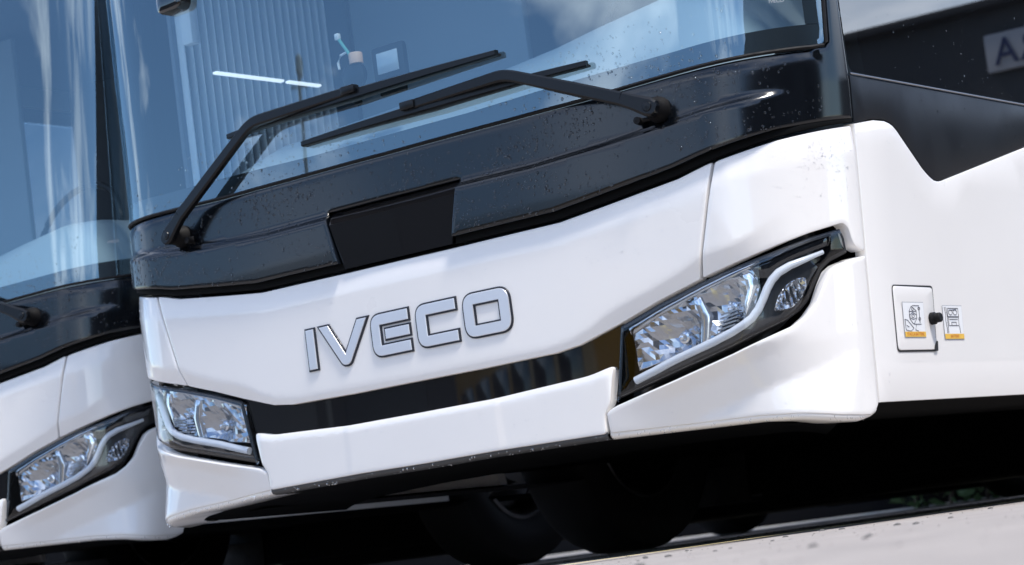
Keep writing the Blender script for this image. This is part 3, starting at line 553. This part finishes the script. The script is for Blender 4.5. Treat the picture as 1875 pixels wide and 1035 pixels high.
    # --- wheels, axles, and added boxes that block light under the floor
    for sg in (1, -1):
        for yc in (2.5, 8.3):
            wh = empty('wheel', (sg*1.09, yc, .50), root); mb = MB()
            mb.lathe([(.30, -.12), (.36, -.15), (.44, -.155), (.485, -.135), (.50, -.10), (.50, .10), (.485, .135), (.44, .155), (.36, .15), (.30, .12)], (0, 0, 0), (sg, 0, 0), 48); mb.build('tyre', 'tyre', wh)
            mb = MB(); mb.lathe([(.302, -.12), (.292, -.125), (.283, -.11), (.262, -.06), (.255, .02), (.22, .05), (.14, .06), (.13, .10), (.001, .11)], (0, 0, 0), (sg, 0, 0), 40); mb.lathe([(.302, .12), (.288, .128), (.275, .11), (.262, .05), (.255, .03)], (0, 0, 0), (sg, 0, 0), 40); mb.build('rim', 'steel', wh)
            mb = MB(); mb.lathe([(.001, -.10), (.20, -.10), (.20, -.16), (.10, -.17), (.10, -.25)], (0, 0, 0), (sg, 0, 0), 24); mb.build('brake_hub', 'underside', wh)
    for yc in (2.5, 8.3):
        mb = MB(); mb.bbox((-.85, yc-.09, .36), (.85, yc+.09, .52), .03); mb.build('axle', 'underside', root)
    for (lo, hi) in (((-.95, 3.3, .10), (.95, 7.2, .36)), ((-.9, 9.3, .10), (.9, 11.7, .36)), ((-1.15, 3.2, .16), (1.15, 7.4, .36)), ((-.8, 7.2, .22), (.8, 9.3, .37))):
        mb = MB(); mb.bbox(lo, hi, .03); mb.build('underfloor_blocker', 'underside', root)  # boxes added to keep the view beneath the coach black
    for sg in (1, -1):
        mb = MB(); mb.bbox((sg*1.09-.2, 3.12, .14), (sg*1.09+.2, 3.14, .5), .004); mb.build('mud_flap', 'rubber', root)
    mb = MB(); a = [pt(s, float(zbot(s))-.010, -.04 if abs(s) < .62 else -.11+float(D_corner(s, float(zbot(s))))) for s in np.linspace(-1.25, 1.25, 40)]; c_ = [p+np.array([0, .12, -.005]) for p in a]; d_ = [np.array([p[0]*.8, .62, p[2]-.02]) for p in a]
    k = len(a); mb.v = [tuple(p) for p in a+c_+d_]
    for i in range(k-1): mb.f += [(i, i+1, k+i+1, k+i), (k+i, k+i+1, 2*k+i+1, 2*k+i)]
    mb.build('under_tray', 'underside', root)
    # --- the last of the rain
    half = lambda h: sym(h)
    cowl = half([(0, 1.19), (.25, 1.19), (.21, 1.03), (.55, 1.03), (.69, 1.05), (.92, 1.08), (1.18, 1.13), (1.3, 1.15), (1.3, 1.32), (.95, 1.31), (.4, 1.295), (0, 1.29)])
    glb = half([(0, 1.32), (.7, 1.325), (1.1, 1.34), (1.1, 1.5), (0, 1.42)])
    drops('rain_drops', [(cowl, 4200, .0018, .0046, D_black, 0.), (glb, 900, .0014, .004, None, -.003)], root)
    drops('rain_drops', [(half([(0, .67), (.6, .70), (.9, .79), (1.0, 1.03), (.5, .99), (0, .99)]), 260, .001, .0024, D_hood, 0.),
        ([(1.05, 1.06), (1.38, 1.11), (1.38, .88), (1.2, .90)], 220, .0008, .002, D_hood, 0.), ([(1.25, 1.08), (1.37, 1.115), (1.36, 1.0), (1.22, 1.02)], 180, .0008, .0024, D_hood, 0.),
        ([(-1.05, 1.06), (-1.3, 1.10), (-1.3, .88), (-1.0, .82)], 120, .001, .003, D_hood, 0.),
        ([(.7, .47), (1.2, .6), (1.38, .76), (1.38, .42), (.9, .42)], 260, .0008, .0021, D_corner, 0.), ([(-.7, .47), (-1.2, .6), (-1.38, .76), (-1.38, .42), (-.9, .42)], 200, .001, .003, D_corner, 0.),
        (half([(0, .43), (.6, .43), (.6, .55), (0, .55)]), 160, .001, .0024, D_bump, 0.)], root)
    drops('rain_drops', [([(1.42, .42), (3.0, .42), (3.0, 1.1), (1.42, 1.1)], 260, .0012, .0034, None, 0.), ([(1.42, 1.16), (2.0, 1.06), (2.9, 1.25), (1.42, 1.26)], 130, .001, .0026, None, 0.), ([(1.42, 1.28), (2.8, 1.28), (2.8, 1.6), (1.42, 1.6)], 120, .001, .003, None, -.003)], root)
    # beads hanging along the lips
    mb = MB()
    for i in range(220):
        s = random.uniform(-1.3, 1.35); zz = float(zbot(s)); t = random.random(); dz, of = (-.004-.008*t, -.004-.006*t) if random.random() < .6 else (-.014, -.012-.012*t)
        c = Vector(pt(s, zz+dz, of+.002+(float(D_corner(s, zz)) if abs(s) > .611 else 0.))); rad = .0012+.0022*random.random()**2; mb.add([c+Vector((a*rad, -cc*rad, -b_*rad*1.2)) for a, b_, cc in DROP_V], DROP_F)
    tag(mb.build('rain_drops', 'drop', root, True, 80), kind='stuff')
    return root
def copy_tree(o, parent=None):
    c = o.copy(); COL.objects.link(c); c.parent = parent
    for ch in list(o.children): copy_tree(ch, c)
    return c

# ------------------------------------------------------------------ the place
def ground_mat():
    m = mat('worn_concrete', (.30, .268, .243), .85, noise=(9, .5), bump=(90, .8, .005)); return m
m_ground = ground_mat()
n = 60; mb = MB(); mb.add([(-600, -600, 0), (600, -600, 0), (600, 600, 0), (-600, 600, 0)], [(0, 1, 2, 3)])
tag(mb.build('ground', m_ground, None, False), kind='structure')
mb = MB(); mb.add([(1.05, -6, .004), (1.13, -6, .004), (.80, 9, .004), (.72, 9, .004)], [(0, 1, 2, 3)])
tag(mb.build('painted_line', mat('worn_yellow_paint', (.62, .50, .22), .8, noise=(14, .3)), None, False), kind='structure')
fw_ = empty('backdrop_wall', (-10, 13.26, 0)); mb = MB(); mb.bbox((-30, 0, 0), (13, .25, 1.6), .02); mb.build('wall', mat('dark_backdrop', (.007, .0075, .009), .95, spec=.05, noise=(1.5, .3)), fw_)  # added wall, near-black to darken the gap seen under the floors
mb = MB(); mb.bbox((-30, -.04, 1.6), (13, .29, 1.68), .02); mb.build('backdrop_cap', mat('backdrop_cap', (.10, .10, .10), .9), fw_); tag(fw_, 'added low dark wall behind the coaches, darkens the view under the floors', 'wall')
mb = MB(); mb.bbox((-40, 13.1, 0), (3, 13.2, .014), .005); tag(mb.build('kerb', mat('pale_kerb', (.45, .44, .42), .8, noise=(3, .15)), None), kind='structure')
# grit on the ground
mb = MB()
for i in range(1600):
    x, y = random.uniform(-1, 3.6), random.uniform(-3.6, 6); rad = .0015+.008*random.random()**6; mb.add([(x+a*rad, y+b_*rad*random.uniform(.7, 1.3), c*rad*1.3) for a, b_, c in DROP_V], DROP_F)
tag(mb.build('grit', mat('grit', (.10, .095, .09), .9), None, True, 20), 'dark grit scattered over the sunlit concrete', 'grit', kind='stuff')

coach = make_coach()
tag(coach, 'white coach in front with black screen surround, silver lettering and whole face in view', 'coach', 'coaches parked side by side')
c2 = copy_tree(coach); c2.location = (-3.26, .69, 0); c2.rotation_euler.z = .028
tag(c2, 'white coach at the left edge, half hidden behind the lettered one', 'coach', 'coaches parked side by side')

# things lying on the dashboard
d = empty('dash_device', (-.09, .13, 1.515-ZG)); mb = MB(); mb.bbox((-.062, -.012, .03), (.062, .012, .150), .011); mb.bbox((-.05, -.008, -.0), (.05, .008, .04), .007); mb.build('device_body', 'dark', d)
mb = MB(); mb.bbox((-.040, -.0145, .065), (.040, -.012, .128), .001); mb.build('device_screen', mat('dull_screen', (.45, .5, .55), .15, coat=1), d)
tag(d, 'black rounded device with a pale screen on the dashboard', 'device')
d = empty('dash_holder', (-.222, .12, 1.512-ZG)); mb = MB(); mb.lathe([(.001, -.012), (.036, -.012), (.042, -.008), (.042, .008), (.036, .012), (.001, .012)], (0, 0, .088), (0, -1, 0), 28); mb.bbox((-.012, -.008, 0), (.012, .008, .05), .004); mb.build('round_disc', 'dark', d)
mb = MB(); mb.lathe([(.001, .155), (.019, .155), (.021, .152), (.021, .122), (.001, .122)], (.012, 0, 0), (0, 0, 1), 20); mb.build('peach_cap', mat('peach_plastic', (.75, .45, .30), .5), d)
mb = MB(); mb.tube([(-.004, 0, .15), (-.02, 0, .165), (-.045, 0, .16), (-.058, 0, .14), (-.056, 0, .12)], .004, 8); mb.build('white_hook', mat('white_plastic', (.8, .8, .8), .4), d)
mb = MB(); mb.tube([(-.008, 0, .15), (-.026, 0, .18), (-.045, 0, .21)], .005, 8); mb.build('green_stick', mat('green_plastic', (.10, .38, .34), .4), d)
mb = MB(); mb.bbox((-.056, -.007, .208), (-.040, .007, .228), .003); mb.build('white_tip', mat('white_tip', (.8, .8, .8), .4), d)
tag(d, 'round black holder with peach cap and green stick on the dashboard', 'holder')

# street lamp in front of the coaches, mirrored in the screen
A = R(45.5); dist = 46; lx, ly = -.3-dist*math.sin(A), -dist*math.cos(A); lamp = empty('street_lamp', (lx, ly, 0)); LH = 1.22+dist*math.tan(R(16.2))
mg = mat('galvanised', (.16, .17, .17), .5, metal=.3); mb = MB(); mb.tube([(0, 0, 0), (0, 0, LH*.6), (.0, 0, LH-.5), (.05, -.04, LH-.1)], [.17, .14, .11, .10], 12); mb.build('lamp_post', mg, lamp)
mb = MB(); mb.tube([(.03, -.03, LH-.18), (.06, -.05, LH-.1), (.10, -.08, LH+.25), (.12, -.09, LH+.35)], [.12, .24, .25, .12], 12, .8); mb.build('lamp_head', mg, lamp)
mb = MB(); mb.tube([(-.42, .34, LH-.42), (.42, -.34, LH-.42)], .04, 8); mb.build('cross_arm', mg, lamp)
tag(lamp, 'grey street lamp with a cross arm, mirrored in the windscreen', 'street lamp')
# yellow vehicle in front, mirrored in the grille strip and headlights
yc = empty('yellow_bus', (-9.7, -17.8, 0), rz=R(35)); my = mat('school_yellow', (.30, .17, .015), .35, coat=.6)
mb = MB(); mb.bbox((-4.6, -1.2, .42), (4.6, 1.2, 2.75), .12); mb.build('body', my, yc)
for k in range(6):
    for sy in (-1, 1): mb = MB(); mb.bbox((-4.2+k*1.42, sy*1.2-.01, 1.35), (-4.2+k*1.42+1.2, sy*1.2+.01, 2.2), .005); mb.build('window', 'gloss', yc)
for xx in (-2.9, 2.7):
    for sy in (-1, 1): mb = MB(); mb.lathe([(.001, -.1), (.26, -.1), (.44, -.12), (.48, 0), (.44, .12), (.26, .1), (.001, .1)], (xx, sy*1.08, .48), (0, 1, 0), 28); mb.build('wheel', 'tyre', yc)
for zz in (.95, 1.22): 
    mb = MB(); mb.bbox((-4.6, -1.215, zz), (4.6, -1.2, zz+.05), .004); mb.bbox((-4.6, 1.2, zz), (4.6, 1.215, zz+.05), .004); mb.build('rub_rail', 'dark', yc)
tag(yc, 'yellow bus parked opposite, mirrored in the headlight and grille strip', 'bus')
# depot across the yard in front
dp = empty('depot', (-24, -40, 0), rz=R(-34)); mdp = mat('depot_wall', (.06, .062, .066), .8, noise=(.4, .3))
mb = MB(); mb.box((-34, -8, 0), (30, 0, 7.4)); mb.build('wall', mdp, dp, False)
mb = MB(); mb.bbox((-34.4, -8.4, 7.4), (30.4, .5, 7.65), .03); mb.build('roof', mat('depot_roof', (.09, .09, .095), .6), dp)
for k in range(9): mb = MB(); mb.bbox((-32+k*7, 0, 0), (-27+k*7, .06, 5), .01); mb.build('gate', mat('depot_gate', (.04+.02*(k % 3), .045+.02*(k % 3), .05+.02*(k % 3)), .6), dp)
tag(dp, 'long low dark depot across the yard, mirrored in the glossy nose', 'depot')
# dark hall along the right hand side (mirrored in the curved screen corner)
hall = empty('dark_hall', (17, -20, 0)); mh = mat('dark_cladding', (.05, .052, .06), .7, noise=(.6, .2))
mb = MB(); mb.box((0, -20, 0), (12, 24, 10.2)); mb.build('wall', mh, hall, False)
for k in range(22): mb = MB(); mb.bbox((-.06, -19.8+k*2, 0), (0, -19.7+k*2, 10.1), .01); mb.build('rib', mh, hall)
for k in range(5): mb = MB(); mb.bbox((-.05, -18+k*8, 0), (.0, -14+k*8, 4.4), .01); mb.build('gate', mat('gate_steel', (.08, .085, .095), .5), hall)
tag(hall, 'long dark clad hall beside the coaches, mirrored in the screen corner', 'hall')
# workshop behind with its sign (mirrored in the driver's window)
wk = empty('workshop', (16, 24, 0)); mw = mat('workshop_wall', (.045, .048, .055), .8, noise=(.5, .2))
mb = MB(); mb.box((-9.5, 0, 0), (14, 12, 6.3)); mb.build('wall', mw, wk, False)
mb = MB(); mb.bbox((-9.9, -.25, 6.3), (14.4, 12.4, 6.42), .03); mb.build('roof', mat('roof_edge', (.03, .03, .034), .8), wk)
mb = MB(); mb.bbox((-9.0, -.12, 5.43), (-4.55, -.02, 5.95), .02); sgn = mb.build('sign_board', mat('sign_board', (.36, .38, .43), .6), wk)
cu = bpy.data.curves.new('sign_text', 'FONT'); cu.body = 'PRA'; cu.size = .52; cu.extrude = .015; cu.align_x = 'RIGHT'; cu.space_character = 1.1
ob = bpy.data.objects.new('tmp', cu); COL.objects.link(ob); dg = bpy.context.evaluated_depsgraph_get(); me = bpy.data.meshes.new_from_object(ob.evaluated_get(dg)); bpy.data.objects.remove(ob)
vs = [(-4.68+v.co.x, -.14-v.co.z*.5, 5.51+v.co.y) for v in me.vertices]; meshobj('sign_text', vs, [tuple(p.vertices) for p in me.polygons], mat('sign_blue', (.012, .022, .09), .5), sgn, False)
for k in range(4): mb = MB(); mb.bbox((-8+k*5, -.05, .2), (-8+k*5+3.6, 0, 3.8), .01); mb.build('gate', mat('gate_panel', (.07, .075, .085), .5), wk)
tag(wk, 'dark workshop with a pale blue-lettered sign, mirrored in the side window', 'workshop')
# hedge seen far away under the coaches
def hedge(name, x0, x1, y, h, label, n):
    hd = empty(name, ((x0+x1)/2, y, 0)); mb = MB(); w = (x1-x0)/2
    for i in range(n):
        c = Vector((random.uniform(-w, w), random.uniform(-.2, .12), h*random.random()**.8)); a = Vector((random.gauss(0, 1), random.gauss(0, 1), random.gauss(0, 1))).normalized(); b_ = a.cross(Vector((random.gauss(0, 1), random.gauss(0, 1), random.gauss(0, 1)))).normalized(); l = random.uniform(.04, .09)
        mb.add([c-a*l, c+b_*l*.45, c+a*l, c-b_*l*.45], [(0, 1, 2, 3)])
    mb.build('foliage', mat('hedge_leaf', (.05, .10, .03), .7, noise=(2, .4)), hd, False)
    mb = MB()
    for i in range(5): x = -w*.8+i*w*.4; mb.tube([(x, 0, 0), (x+.1, .05, h*.7)], [.02, .008], 6)
    tag(mb.build('stems', mat('bark', (.08, .06, .045), .9), hd), kind='stuff')
    tag(hd, label, 'shrub', 'shrubs by the far wall')
hedge('shrub', -5.4, -3.7, 13.0, .8, 'small green shrub by the far wall, right of the other one under the floors', 900)
hedge('shrub', -13.5, -11.8, 13.0, .7, 'small green shrub by the far wall, left of the other one under the floors', 900)
